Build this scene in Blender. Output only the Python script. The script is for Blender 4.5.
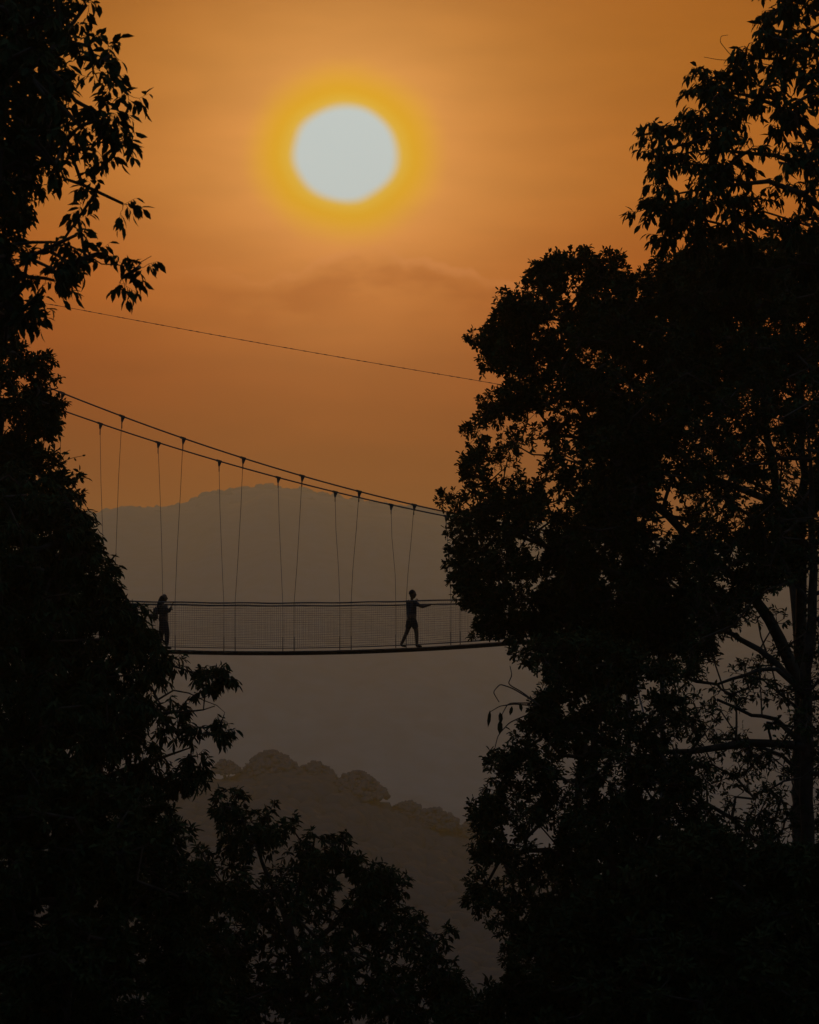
import bpy, bmesh, math, random
import numpy as np
from mathutils import Vector, Matrix
C = bpy.context
col = C.scene.collection
for o in list(bpy.data.objects): bpy.data.objects.remove(o)
R = math.radians
F = 2040.0           # focal length in picture widths of one pixel
HX, HY = 409.5, 648.0  # vanishing point of the level view axis
def at(px, py, Y):   # a point Y metres ahead of the camera
    return Vector(((px-HX)/F*Y, Y, (HY-py)/F*Y))

# ------------------------------------------------------------------ camera
cam = bpy.data.objects.new('camera', bpy.data.cameras.new('camera')); col.objects.link(cam)
cam.location = (0, 0, 0); cam.rotation_euler = (R(90), 0, 0)
cd = cam.data; cd.sensor_fit = 'VERTICAL'; cd.sensor_height = 36; cd.lens = 36*F/1024
cd.shift_y = 136/1024; cd.clip_start = 0.1; cd.clip_end = 20000
cd.dof.use_dof = True; cd.dof.focus_distance = 58; cd.dof.aperture_fstop = 5.6
C.scene.camera = cam

# ------------------------------------------------------------------ sky
SUN = Vector(((345.5-HX)/F, 1, (HY-153)/F)).normalized()
sun_el = math.asin(SUN.z); sun_az = math.atan2(SUN.x, SUN.y)
def lin(c):
    return tuple((v/255/12.92 if v/255 <= .04045 else ((v/255+.055)/1.055)**2.4) for v in c)
w = bpy.data.worlds.new('World'); C.scene.world = w; w.use_nodes = True
nt = w.node_tree; N = nt.nodes; L = nt.links; N.clear()
def nd(t, **k):
    n = N.new(t)
    for a, b in k.items(): setattr(n, a, b)
    return n
def M(op, a, b=None, c=None, clamp=False):
    n = nd('ShaderNodeMath', operation=op); n.use_clamp = clamp
    for i, v in enumerate((a, b, c)):
        if v is None: continue
        if isinstance(v, (int, float)): n.inputs[i].default_value = v
        else: L.new(v, n.inputs[i])
    return n.outputs[0]
def MIX(f, a, b, mode='MIX'):
    n = nd('ShaderNodeMix', data_type='RGBA', blend_type=mode)
    for s, v in ((n.inputs[0], f), (n.inputs[6], a), (n.inputs[7], b)):
        if isinstance(v, (int, float)): s.default_value = v
        elif isinstance(v, tuple): s.default_value = (*v, 1)
        else: L.new(v, s)
    return n.outputs[2]
def SM(v, a, b, x=0., y=1.):
    n = nd('ShaderNodeMapRange', interpolation_type='SMOOTHSTEP')
    L.new(v, n.inputs[0])
    for i, q in enumerate((a, b, x, y)): n.inputs[i+1].default_value = q
    return n.outputs[0]
def ramp(v, pts):
    n = nd('ShaderNodeValToRGB'); r = n.color_ramp; r.interpolation = 'EASE'
    r.elements[0].position = pts[0][0]; r.elements[0].color = (*pts[0][1], 1)
    r.elements[1].position = pts[-1][0]; r.elements[1].color = (*pts[-1][1], 1)
    for p, c in pts[1:-1]:
        e = r.elements.new(p); e.color = (*c, 1)
    L.new(v, n.inputs[0]); return n.outputs[0]
tc = nd('ShaderNodeTexCoord').outputs['Generated']
nrm = nd('ShaderNodeVectorMath', operation='NORMALIZE'); L.new(tc, nrm.inputs[0]); D = nrm.outputs[0]
sp = nd('ShaderNodeSeparateXYZ'); L.new(D, sp.inputs[0])
el = M('MULTIPLY', M('ARCSINE', sp.outputs[2]), 180/math.pi)         # degrees above the horizon
az = M('MULTIPLY', M('ARCTAN2', sp.outputs[0], sp.outputs[1]), 180/math.pi)
dp = nd('ShaderNodeVectorMath', operation='DOT_PRODUCT'); L.new(D, dp.inputs[0]); dp.inputs[1].default_value = SUN
ang = M('MULTIPLY', M('ARCCOSINE', M('MINIMUM', dp.outputs['Value'], 1.0)), 180/math.pi)
sunset = ramp(M('DIVIDE', el, 40.), [(0.0, (.20, .03, 0)), (.125, (.235, .036, 0)), (.19, (.295, .044, 0)),
        (.25, (.40, .074, .0)), (.33, (.45, .12, .008)), (.41, (.39, .11, .006)), (.5, (.30, .08, .008)), (1., (.09, .04, .015))])
glow = M('POWER', 2.718, M('MULTIPLY', M('POWER', M('DIVIDE', ang, 4.4), 1.5), -1.0))
g2 = MIX(glow, (0, 0, 0), (.60, .33, .105))
front = MIX(1.0, sunset, g2, 'ADD')
# faint horizontal veils and one low cloud bank
nz = nd('ShaderNodeTexNoise'); nz.inputs['Scale'].default_value = 14; nz.inputs['Detail'].default_value = 6
mp = nd('ShaderNodeMapping'); mp.inputs['Scale'].default_value = (1, 1, 4.5); L.new(D, mp.inputs[0]); L.new(mp.outputs[0], nz.inputs[0])
veil = SM(nz.outputs[0], .35, .7, .955, 1.045)
vv = nd('ShaderNodeVectorMath', operation='SCALE'); L.new(front, vv.inputs[0]); L.new(veil, vv.inputs['Scale'])
front = vv.outputs[0]
def deg(px): return math.degrees(math.atan((px-HX)/F))
def eld(py): return math.degrees(math.atan((HY-py)/F))
fc = nd('ShaderNodeFloatCurve'); cv = fc.mapping.curves[0]
ptsx = [(120, 288), (200, 274), (237, 276), (255, 281), (290, 274), (312, 268), (332, 257), (350, 252), (383, 253), (427, 265), (456, 267), (500, 282), (560, 290), (640, 300)]
A0, A1, E0, E1 = -9., 8., 8., 12.
for i, (x, y) in enumerate(ptsx):
    p = ((deg(x)-A0)/(A1-A0), (eld(y)-E0)/(E1-E0))
    if i < 2: cv.points[i].location = p
    else: cv.points.new(*p)
fc.mapping.update()
L.new(M('DIVIDE', M('SUBTRACT', az, A0), A1-A0), fc.inputs['Value'])
nz2 = nd('ShaderNodeTexNoise'); nz2.inputs['Scale'].default_value = 60; nz2.inputs['Detail'].default_value = 5; L.new(D, nz2.inputs[0])
top = M('ADD', M('ADD', M('MULTIPLY', fc.outputs[0], E1-E0), E0), M('MULTIPLY', M('SUBTRACT', nz2.outputs[0], .5), .9))
dd = M('SUBTRACT', top, el)                         # degrees below the cloud's top edge
body = M('MULTIPLY', SM(dd, -.12, .5), SM(dd, .5, 2.4, 1., 0.))
latm = M('MULTIPLY', SM(az, -7.5, -4.0), SM(az, 3.5, 8.0, 1., 0.))
nz3 = nd('ShaderNodeTexNoise'); nz3.inputs['Scale'].default_value = 38; nz3.inputs['Detail'].default_value = 7
mp3 = nd('ShaderNodeMapping'); mp3.inputs['Scale'].default_value = (1, 1, 2.5); L.new(D, mp3.inputs[0]); L.new(mp3.outputs[0], nz3.inputs[0])
tex = SM(nz3.outputs[0], .36, .64, .25, 1.0)
rim = M('MULTIPLY', M('MULTIPLY', SM(dd, -.12, .0), tex), SM(dd, .02, .30, 1., 0.))
front = MIX(M('MULTIPLY', M('MULTIPLY', M('MULTIPLY', body, latm), tex), .45), front, lin((168, 82, 30)))
front = MIX(M('MULTIPLY', M('MULTIPLY', rim, latm), .30), front, lin((235, 150, 90)))
# yellow aureole and the burnt-out sun, its edge made uneven by thin haze
nz4 = nd('ShaderNodeTexNoise'); nz4.inputs['Scale'].default_value = 36; nz4.inputs['Detail'].default_value = 1; L.new(D, nz4.inputs[0])
ax = M('SUBTRACT', az, math.degrees(sun_az)); ay = M('SUBTRACT', el, math.degrees(sun_el))
ell = M('SQRT', M('ADD', M('POWER', M('MULTIPLY', M('ABSOLUTE', ax), .92), 2.), M('POWER', M('MULTIPLY', M('ABSOLUTE', M('ADD', ay, .03)), 1.06), 2.)))
a2 = M('ADD', ell, M('MULTIPLY', M('SUBTRACT', nz4.outputs[0], .5), .24))
ring = SM(a2, 1.6, 2.85, 1., 0.)
front = MIX(ring, front, lin((238, 176, 30)))
inner = SM(a2, 1.28, 1.85, 1., 0.)
front = MIX(M('MULTIPLY', inner, .7), front, lin((236, 196, 84)))
disc = SM(a2, 1.16, 1.52, 1., 0.)
front = MIX(disc, front, lin((206, 217, 214)))
sky = nd('ShaderNodeTexSky', sky_type='NISHITA'); sky.sun_disc = False
sky.sun_elevation = sun_el; sky.sun_rotation = sun_az
sky.air_density = 1.2; sky.dust_density = 4; sky.ozone_density = 2
skv = nd('ShaderNodeVectorMath', operation='SCALE'); L.new(sky.outputs[0], skv.inputs[0]); skv.inputs['Scale'].default_value = 0.26
away = SM(ang, 28., 95.)
final = MIX(away, front, skv.outputs[0])
bg = nd('ShaderNodeBackground'); L.new(final, bg.inputs[0]); bg.inputs[1].default_value = 1.0
wo = nd('ShaderNodeOutputWorld'); L.new(bg.outputs[0], wo.inputs[0])
# ------------------------------------------------------------------ sun, exposure
sd = bpy.data.lights.new('sun', 'SUN'); sun = bpy.data.objects.new('sun', sd); col.objects.link(sun)
sd.energy = 0.2; sd.angle = R(2.6); sd.color = (1, .55, .22)
sun.rotation_euler = SUN.to_track_quat('Z', 'Y').to_euler(); sun.location = SUN*300
vs = C.scene.view_settings; vs.view_transform = 'Standard'; vs.look = 'None'; vs.gamma = 1; vs.exposure = 0; vs.use_curve_mapping = False

# ------------------------------------------------------------------ helpers
def tag(o, label=None, cat=None, group=None, kind=None):
    for k, v in (('label', label), ('category', cat), ('group', group), ('kind', kind)):
        if v: o[k] = v
    return o
def empty(name, loc, rz=0):
    o = bpy.data.objects.new(name, None); col.objects.link(o)
    o.location = loc; o.rotation_euler = (0, 0, rz); o.empty_display_size = .2
    return o
def link(name, me, mat, parent=None, keep=True):
    o = bpy.data.objects.new(name, me); col.objects.link(o)
    if mat: me.materials.append(mat)
    if parent:
        o.parent = parent
        if keep:   # vertices were given in world space
            C.view_layer.update()
            o.matrix_parent_inverse = parent.matrix_world.inverted()
    return o
def np_mesh(name, V, faces_list):
    """faces_list: list of int arrays (n,k)"""
    me = bpy.data.meshes.new(name)
    V = np.asarray(V, dtype=np.float32).reshape(-1, 3)
    me.vertices.add(len(V)); me.vertices.foreach_set('co', V.ravel())
    idx = np.concatenate([f.ravel() for f in faces_list]).astype(np.int32)
    tot = np.concatenate([np.full(len(f), f.shape[1]) for f in faces_list]).astype(np.int32)
    st = np.concatenate([[0], np.cumsum(tot)[:-1]]).astype(np.int32)
    me.loops.add(len(idx)); me.loops.foreach_set('vertex_index', idx)
    me.polygons.add(len(tot)); me.polygons.foreach_set('loop_start', st); me.polygons.foreach_set('loop_total', tot)
    me.update(calc_edges=True); me.validate()
    return me
class Tubes:
    """collects tapered tubes: one polyline each"""
    def __init__(s, sides=6): s.V = []; s.Q = []; s.n = 0; s.k = sides
    def add(s, pts, rad, close=True, k=None):
        k = k or s.k
        P = np.array([tuple(p) for p in pts], float); n = len(P)
        rad = np.full(n, rad) if np.isscalar(rad) else np.array(rad, float)
        T = np.gradient(P, axis=0) if n > 2 else np.repeat((P[1]-P[0])[None], 2, 0)
        T /= np.linalg.norm(T, axis=1)[:, None]+1e-9
        ref = np.array([0, 0, 1.]) if abs(T[0, 2]) < .8 else np.array([1., 0, 0])
        A = np.cross(T, ref); A /= np.linalg.norm(A, axis=1)[:, None]+1e-9
        B = np.cross(T, A)
        th = np.arange(k)*2*math.pi/k
        ring = P[:, None]+rad[:, None, None]*(np.cos(th)[None, :, None]*A[:, None]+np.sin(th)[None, :, None]*B[:, None])
        s.V.append(ring.reshape(-1, 3))
        for i in range(n-1):
            a = s.n+i*k; j = np.arange(k); j2 = (j+1) % k
            s.Q.append(np.stack([a+j, a+j2, a+k+j2, a+k+j], 1))
        s.n += n*k
        if close and k == 4:
            s.Q.append(np.array([[s.n-4, s.n-3, s.n-2, s.n-1], [s.n-n*k+3, s.n-n*k+2, s.n-n*k+1, s.n-n*k]]))
    def build(s, name, mat, parent=None, smooth=True):
        me = np_mesh(name, np.concatenate(s.V), [np.concatenate(s.Q)])
        if smooth: me.polygons.foreach_set('use_smooth', [True]*len(me.polygons))
        return link(name, me, mat, parent)
def box(bm, c, s, rot=None):
    r = bmesh.ops.create_cube(bm, size=1)
    m = Matrix.Translation(c) @ (rot.to_4x4() if rot else Matrix()) @ Matrix.Diagonal((*s, 1))
    bmesh.ops.transform(bm, matrix=m, verts=r['verts'])
    return r['verts']
def bmobj(name, bm, mat, parent=None, bevel=0, smooth=False):
    if bevel: bmesh.ops.bevel(bm, geom=bm.edges[:], offset=bevel, segments=2, affect='EDGES')
    me = bpy.data.meshes.new(name); bm.to_mesh(me); bm.free()
    if smooth: me.polygons.foreach_set('use_smooth', [True]*len(me.polygons))
    return link(name, me, mat, parent)
def mat(name, c1, c2, scale=4., rough=.8, trans=0, tcol=None, metal=0, bump=0, spec=.3, objvar=False):
    m = bpy.data.materials.new(name); m.use_nodes = True; t = m.node_tree; b = t.nodes['Principled BSDF']
    tex = t.nodes.new('ShaderNodeTexNoise'); tex.inputs['Scale'].default_value = scale; tex.inputs['Detail'].default_value = 6
    co = t.nodes.new('ShaderNodeTexCoord'); t.links.new(co.outputs['Object'], tex.inputs[0])
    rp = t.nodes.new('ShaderNodeValToRGB'); rp.color_ramp.elements[0].position = .35; rp.color_ramp.elements[1].position = .68
    rp.color_ramp.elements[0].color = (*c1, 1); rp.color_ramp.elements[1].color = (*c2, 1)
    t.links.new(tex.outputs[0], rp.inputs[0]); t.links.new(rp.outputs[0], b.inputs['Base Color'])
    b.inputs['Roughness'].default_value = rough; b.inputs['Metallic'].default_value = metal
    b.inputs['Specular IOR Level'].default_value = spec
    if bump:
        bp = t.nodes.new('ShaderNodeBump'); bp.inputs['Strength'].default_value = bump
        t.links.new(tex.outputs[0], bp.inputs['Height']); t.links.new(bp.outputs[0], b.inputs['Normal'])
    if trans:
        tr = t.nodes.new('ShaderNodeBsdfTranslucent'); tr.inputs[0].default_value = (*(tcol or c2), 1)
        mx = t.nodes.new('ShaderNodeMixShader'); mx.inputs[0].default_value = trans
        t.links.new(b.outputs[0], mx.inputs[1]); t.links.new(tr.outputs[0], mx.inputs[2])
        t.links.new(mx.outputs[0], t.nodes['Material Output'].inputs[0])
    return m
MT = dict(
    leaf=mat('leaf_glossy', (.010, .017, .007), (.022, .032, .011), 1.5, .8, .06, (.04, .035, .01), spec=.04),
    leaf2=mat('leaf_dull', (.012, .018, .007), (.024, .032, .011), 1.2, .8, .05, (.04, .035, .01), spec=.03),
    bark=mat('bark', (.02, .016, .012), (.045, .035, .026), 6, .9, bump=.4, spec=.1),
    steel=mat('galvanised_cable', (.03, .027, .025), (.06, .055, .05), 20, .6, metal=.2),
    wood=mat('dark_plank', (.035, .025, .018), (.07, .05, .035), 8, .85, bump=.3),
    rope=mat('nylon_net', (.06, .045, .035), (.09, .07, .055), 30, .9),
    skin=mat('skin', (.05, .028, .018), (.07, .04, .026), 10, .6, spec=.05),
    hair=mat('black_hair', (.006, .005, .005), (.014, .011, .01), 60, .5, spec=.05),
    shirt=mat('dark_shirt', (.014, .015, .018), (.024, .026, .032), 12, .9, spec=.05),
    cloth=mat('dark_trousers', (.009, .009, .01), (.016, .016, .018), 14, .9, spec=.05),
    shoe=mat('dark_shoe', (.012, .01, .01), (.03, .026, .024), 20, .6, spec=.05),
    ground=mat('forest_floor', (.05, .065, .085), (.075, .09, .11), .05, .95, bump=.3, spec=.05),  # blue in this base colour stands in for haze and sky light
    canopy=mat('distant_canopy', (.05, .06, .08), (.06, .07, .09), .06, .95, spec=.03),  # bluish tint of haze and sky light put into the canopy colour
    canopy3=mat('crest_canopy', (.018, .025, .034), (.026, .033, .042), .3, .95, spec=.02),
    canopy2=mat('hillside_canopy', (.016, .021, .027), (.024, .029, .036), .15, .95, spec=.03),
)

# ------------------------------------------------------------------ terrain
def sms(a, b, x):
    t = np.clip((x-a)/(b-a), 0, 1); return t*t*(3-2*t)
RID_X = [-400, -100, 40, 85, 130, 165, 190, 215, 245, 270, 300, 330, 360, 400, 440, 560, 700, 850, 1100]
RID_Y = [560, 530, 520, 515, 508, 511, 503, 494, 489, 487, 491, 497, 503, 507, 514, 528, 545, 540, 520]
HIL_X = [-300, 60, 150, 215, 270, 320, 350, 400, 440, 480, 560, 700, 1000]
HIL_Y = [800, 800, 792, 785, 779, 785, 800, 822, 838, 852, 880, 930, 1010]
def hnoise(x, y, s, seed):
    rs = np.random.RandomState(seed); v = 0
    for i in range(6):
        k = (1+i*.7)/s; a = rs.rand()*6.28; p = rs.rand()*6.28
        v = v+np.sin((x*math.cos(a)+y*math.sin(a))*k*6.28+p)/(1+i*.6)
    return v/3
def height(x, y):
    x = np.asarray(x, float); y = np.asarray(y, float)
    ye = np.maximum(y, 1.)
    px = x/ye*F+HX
    crest = (HY-np.interp(px, RID_X, RID_Y))/F*3000
    hill = (HY-np.interp(px, HIL_X, HIL_Y))/F*900
    h = np.full(np.broadcast(x, y).shape, 0.)
    # profile along the view: lookout, drop into the gorge, near hill, deep valley, far ridge
    near = -1.7-27*sms(2, 26, y)-75*sms(90, 330, y)
    h = near
    h = h+(hill-3+102+1.7)*sms(380, 900, y)
    vall = -190+hnoise(x, y, 900, 3)*12
    k = sms(930, 1350, y); h = h*(1-k)+vall*k
    k = sms(1400, 3000, y)**.85; h = h*(1-k)+(crest-3)*k
    h = h-120*sms(3050, 3500, y)
    h = h+hnoise(x, y, 160, 5)*3*sms(120, 300, y)
    h = h+hnoise(x, y*.35, 260, 8)*16*sms(1350, 1800, y)*sms(3000, 2700, y)   # gullies down the far slope
    back = .95*np.clip(-y-3, 0, 190)  # unseen slope behind the camera, added to block back sky from near trees
    h = h+back
    # bank on the left and right of the gorge that carries the bridge ends
    h = h+26*sms(18, 55, np.abs(x+3))*sms(200, 90, y)*sms(-5, 30, y) if False else h
    return h
def terrain():
    ys = np.concatenate([np.linspace(-420, -10, 42), np.linspace(-5, 120, 51), np.linspace(127, 1300, 150), np.linspace(1310, 3700, 160)])
    xs = np.linspace(-1, 1, 241); xs = np.sign(xs)*(np.abs(xs)**1.7)*2400
    X, Yy = np.meshgrid(xs, ys)
    Z = height(X, Yy)
    V = np.stack([X, Yy, Z], -1).reshape(-1, 3)
    ny, nx = X.shape
    i = (np.arange(ny-1)[:, None]*nx+np.arange(nx-1)[None]).ravel()
    me = np_mesh('ground', V, [np.stack([i, i+1, i+nx+1, i+nx], 1)])
    me.polygons.foreach_set('use_smooth', [True]*len(me.polygons))
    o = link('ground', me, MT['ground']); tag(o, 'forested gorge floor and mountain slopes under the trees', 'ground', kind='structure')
terrain()

def ico(sub):
    bm = bmesh.new(); bmesh.ops.create_icosphere(bm, subdivisions=sub, radius=1)
    V = np.array([v.co[:] for v in bm.verts]); Fc = np.array([[v.index for v in f.verts] for f in bm.faces]); bm.free()
    return V, Fc
def vnoise(P, seed, octs=4, f0=1.5, gain=.55):
    rs = np.random.RandomState(seed); v = np.zeros(len(P)); a = 1.
    for i in range(octs):
        for j in range(4):
            d = rs.randn(3); d /= np.linalg.norm(d)
            v += a*np.sin(P @ d*f0*(2**i)*1.7+rs.rand()*6.28)/4
        a *= gain
    return v
def crowns_mesh(pts, rads, sub, seed, flat=.7, rough=.22):
    bV, bF = ico(sub); AV = []; AF = []; n = 0
    vars_ = []
    for k in range(10):
        vars_.append(bV*(1+rough*vnoise(bV, seed+k, 5, 2.2, .75))[:, None])
    rs = np.random.RandomState(seed)
    for (p, r) in zip(pts, rads):
        v = vars_[rs.randint(10)]; a = rs.rand()*6.28; c, s = math.cos(a), math.sin(a)
        v = v @ np.array([[c, s, 0], [-s, c, 0], [0, 0, 1]])
        v = v*np.array([r, r, r*flat*(.85+.3*rs.rand())])+p
        AV.append(v); AF.append(bF+n); n += len(bV)
    return np.concatenate(AV), np.concatenate(AF)
def far_forest():
    rs = np.random.RandomState(2)
    n = 9000
    y = 3030-rs.rand(n)**1.8*330; u = rs.uniform(-60, 900, n)
    # denser on the crest line
    x = (u-HX)/F*y; z = height(x, y)
    r = rs.uniform(3.5, 7.5, n)*np.where(rs.rand(n) < .10, 1.7, 1)
    V, Fc = crowns_mesh(np.stack([x, y, z+r*.1-4-(3030-y)*.03+hnoise(x, y, 45, 9)*3.], 1), r, 2, 11, .9, .25)
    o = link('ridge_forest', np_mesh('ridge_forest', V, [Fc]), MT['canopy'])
    tag(o, 'hazy continuous rainforest canopy covering the far mountain ridge', 'forest', kind='stuff')
far_forest()
def hill_forest():
    rs = np.random.RandomState(4)
    n = 6000
    y = 905-rs.rand(n)**1.3*420; u = rs.uniform(-50, 900, n)
    x = (u-HX)/F*y; z = height(x, y)
    r = rs.uniform(3.5, 8, n)
    V, Fc = crowns_mesh(np.stack([x, y, z+r*.1], 1), r, 2, 21, .8, .22)
    o = link('hillside_forest', np_mesh('hillside_forest', V, [Fc]), MT['canopy2'])
    tag(o, 'dim hazy forest covering the lower hillside below the bridge', 'forest', kind='stuff')
hill_forest()
def hill_tree(px, py, rpx, y, label, seed):
    """big spreading forest tree on the hill crest: a crown of many clumps over a forked trunk"""
    rs = np.random.RandomState(seed)
    m = y/F; rx = rpx*m
    top = at(px, py-5, y); cx = top.x
    gz = float(height(cx, y)); base = Vector((cx, y, gz))
    e = empty('forest_tree', base); tag(e, label, 'tree', 'large trees along the crest of the hazy hill')
    ch = rx*1.0; cz = top.z-ch*.55
    pts = []; rr = []
    for i in range(420):
        a = rs.rand()*6.28; q = math.sqrt(rs.rand()); h = math.sqrt(max(0, 1-q*q))
        pts.append((cx+math.cos(a)*q*rx*.86, y+math.sin(a)*q*rx*.86, cz+ch*.55*h*rs.uniform(.2, 1)-ch*.25*q)); rr.append(rx*rs.uniform(.06, .15))
    V, Fc = crowns_mesh(np.array(pts), rr, 2, seed, .75, .45)
    link('crown', np_mesh('crown', V, [Fc]), MT['canopy3'], e)
    t = Tubes(7)
    fork = Vector((cx, y, gz+(cz-gz)*.45))
    t.add([base-Vector((0, 0, 1)), (base+fork)/2+Vector((.3, 0, 0)), fork], [rx*.07, rx*.055, rx*.05])
    for i in range(6):
        a = i*1.05+rs.rand(); q = Vector((cx+math.cos(a)*rx*.55, y+math.sin(a)*rx*.55, cz+ch*.2))
        t.add([fork, fork.lerp(q, .5)+Vector((0, 0, rx*.05)), q], [rx*.035, rx*.025, rx*.012])
    t.build('trunk', MT['bark'], e)
for i, a in enumerate([
    (226, 764, 17, 'small rounded forest tree at the left end of the hazy crest, beside the drooping branches'),
    (271, 755, 34, 'tallest broad flat-topped forest tree on the hazy hill crest'),
    (315, 766, 24, 'low rounded forest tree between the tall flat-topped one and the big domed one'),
    (357, 776, 33, 'big domed forest tree standing out on the hazy crest under the walking man'),
    (407, 805, 25, 'rounded forest tree on the hazy crest just right of the big domed one'),
    (436, 812, 27, 'wide low forest tree on the falling right part of the hazy crest'),
    (470, 826, 22, 'rightmost forest tree of the hazy crest, against the big right-hand tree')]):
    hill_tree(a[0], a[1], a[2], 885+((i*37) % 5)*6, a[3], 60+i)

# ------------------------------------------------------------------ haze: one closed box of air
bm = bmesh.new(); box(bm, (0, 1645, 5), (5000, 4290, 500))
hm = bpy.data.materials.new('haze_air'); hm.use_nodes = True; hm.node_tree.nodes.clear()
pv = hm.node_tree.nodes.new('ShaderNodeVolumePrincipled'); ho = hm.node_tree.nodes.new('ShaderNodeOutputMaterial')
pv.inputs['Color'].default_value = (.93, .93, .48, 1); pv.inputs['Density'].default_value = 2.6e-4; pv.inputs['Anisotropy'].default_value = .6
hm.node_tree.links.new(pv.outputs[0], ho.inputs['Volume'])
tag(bmobj('haze', bm, hm), 'brown evening haze filling the valley behind the bridge', 'haze', kind='stuff')

# ------------------------------------------------------------------ trees
def inpoly(P, poly):
    x, y = P[:, 0], P[:, 1]; ins = np.zeros(len(P), bool); n = len(poly)
    for i in range(n):
        x1, y1 = poly[i]; x2, y2 = poly[(i+1) % n]
        c = ((y1 > y) != (y2 > y)) & (x < (x2-x1)*(y-y1)/((y2-y1) if y2 != y1 else 1e-9)+x1)
        ins ^= c
    return ins
def edist(P, poly):
    d = np.full(len(P), 1e9); n = len(poly)
    for i in range(n):
        a = np.array(poly[i], float); b = np.array(poly[(i+1) % n], float); ab = b-a
        t = np.clip(((P-a) @ ab)/(ab @ ab+1e-9), 0, 1)
        d = np.minimum(d, np.linalg.norm(P-(a+t[:, None]*ab), axis=1))
    return d
def unit(v): return v/(np.linalg.norm(v, axis=-1, keepdims=True)+1e-9)
def leaves(base, d, nrm_, ln, wd, curl=.15, fold=.18, fancy=True, blunt=False):
    """leaf blades: base point, direction, normal, length, width -> verts, faces"""
    s = unit(np.cross(d, nrm_)); n = unit(np.cross(s, d)); n_ = len(base)
    if fancy:
        prof = [(0, 0, 0), (.28, .85, 1), (.62, .9, 1), (1, 0, 0), (.62, -.9, 1), (.28, -.85, 1), (.3, 0, 0), (.64, 0, 0)]
        F1 = np.array([[0, 1, 6], [2, 3, 7], [0, 6, 5], [4, 7, 3]]); F2 = np.array([[1, 2, 7, 6], [5, 6, 7, 4]])
    else:
        prof = [(0, 0, 0), (.4, .8, 1), (.82, .8, 1), (1, 0, 0), (.82, -.8, 1), (.4, -.8, 1)] if blunt else [(0, 0, 0), (.35, .9, 1), (.7, .75, 1), (1, 0, 0), (.7, -.75, 1), (.35, -.9, 1)]
        F1 = None; F2 = np.array([[0, 1, 2, 3], [0, 3, 4, 5]])
    V = []
    for (t, a, up) in prof:
        V.append(base+d*(ln*t)[:, None]+s*(wd*.5*a)[:, None]+n*((wd*fold*up)-ln*curl*t*t)[:, None])
    V = np.stack(V, 1).reshape(-1, 3); k = len(prof); off = (np.arange(n_)*k)[:, None, None]
    fl = []
    if F1 is not None: fl.append((F1[None]+off).reshape(-1, 3))
    fl.append((F2[None]+off).reshape(-1, 4))
    return V, fl
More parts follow.
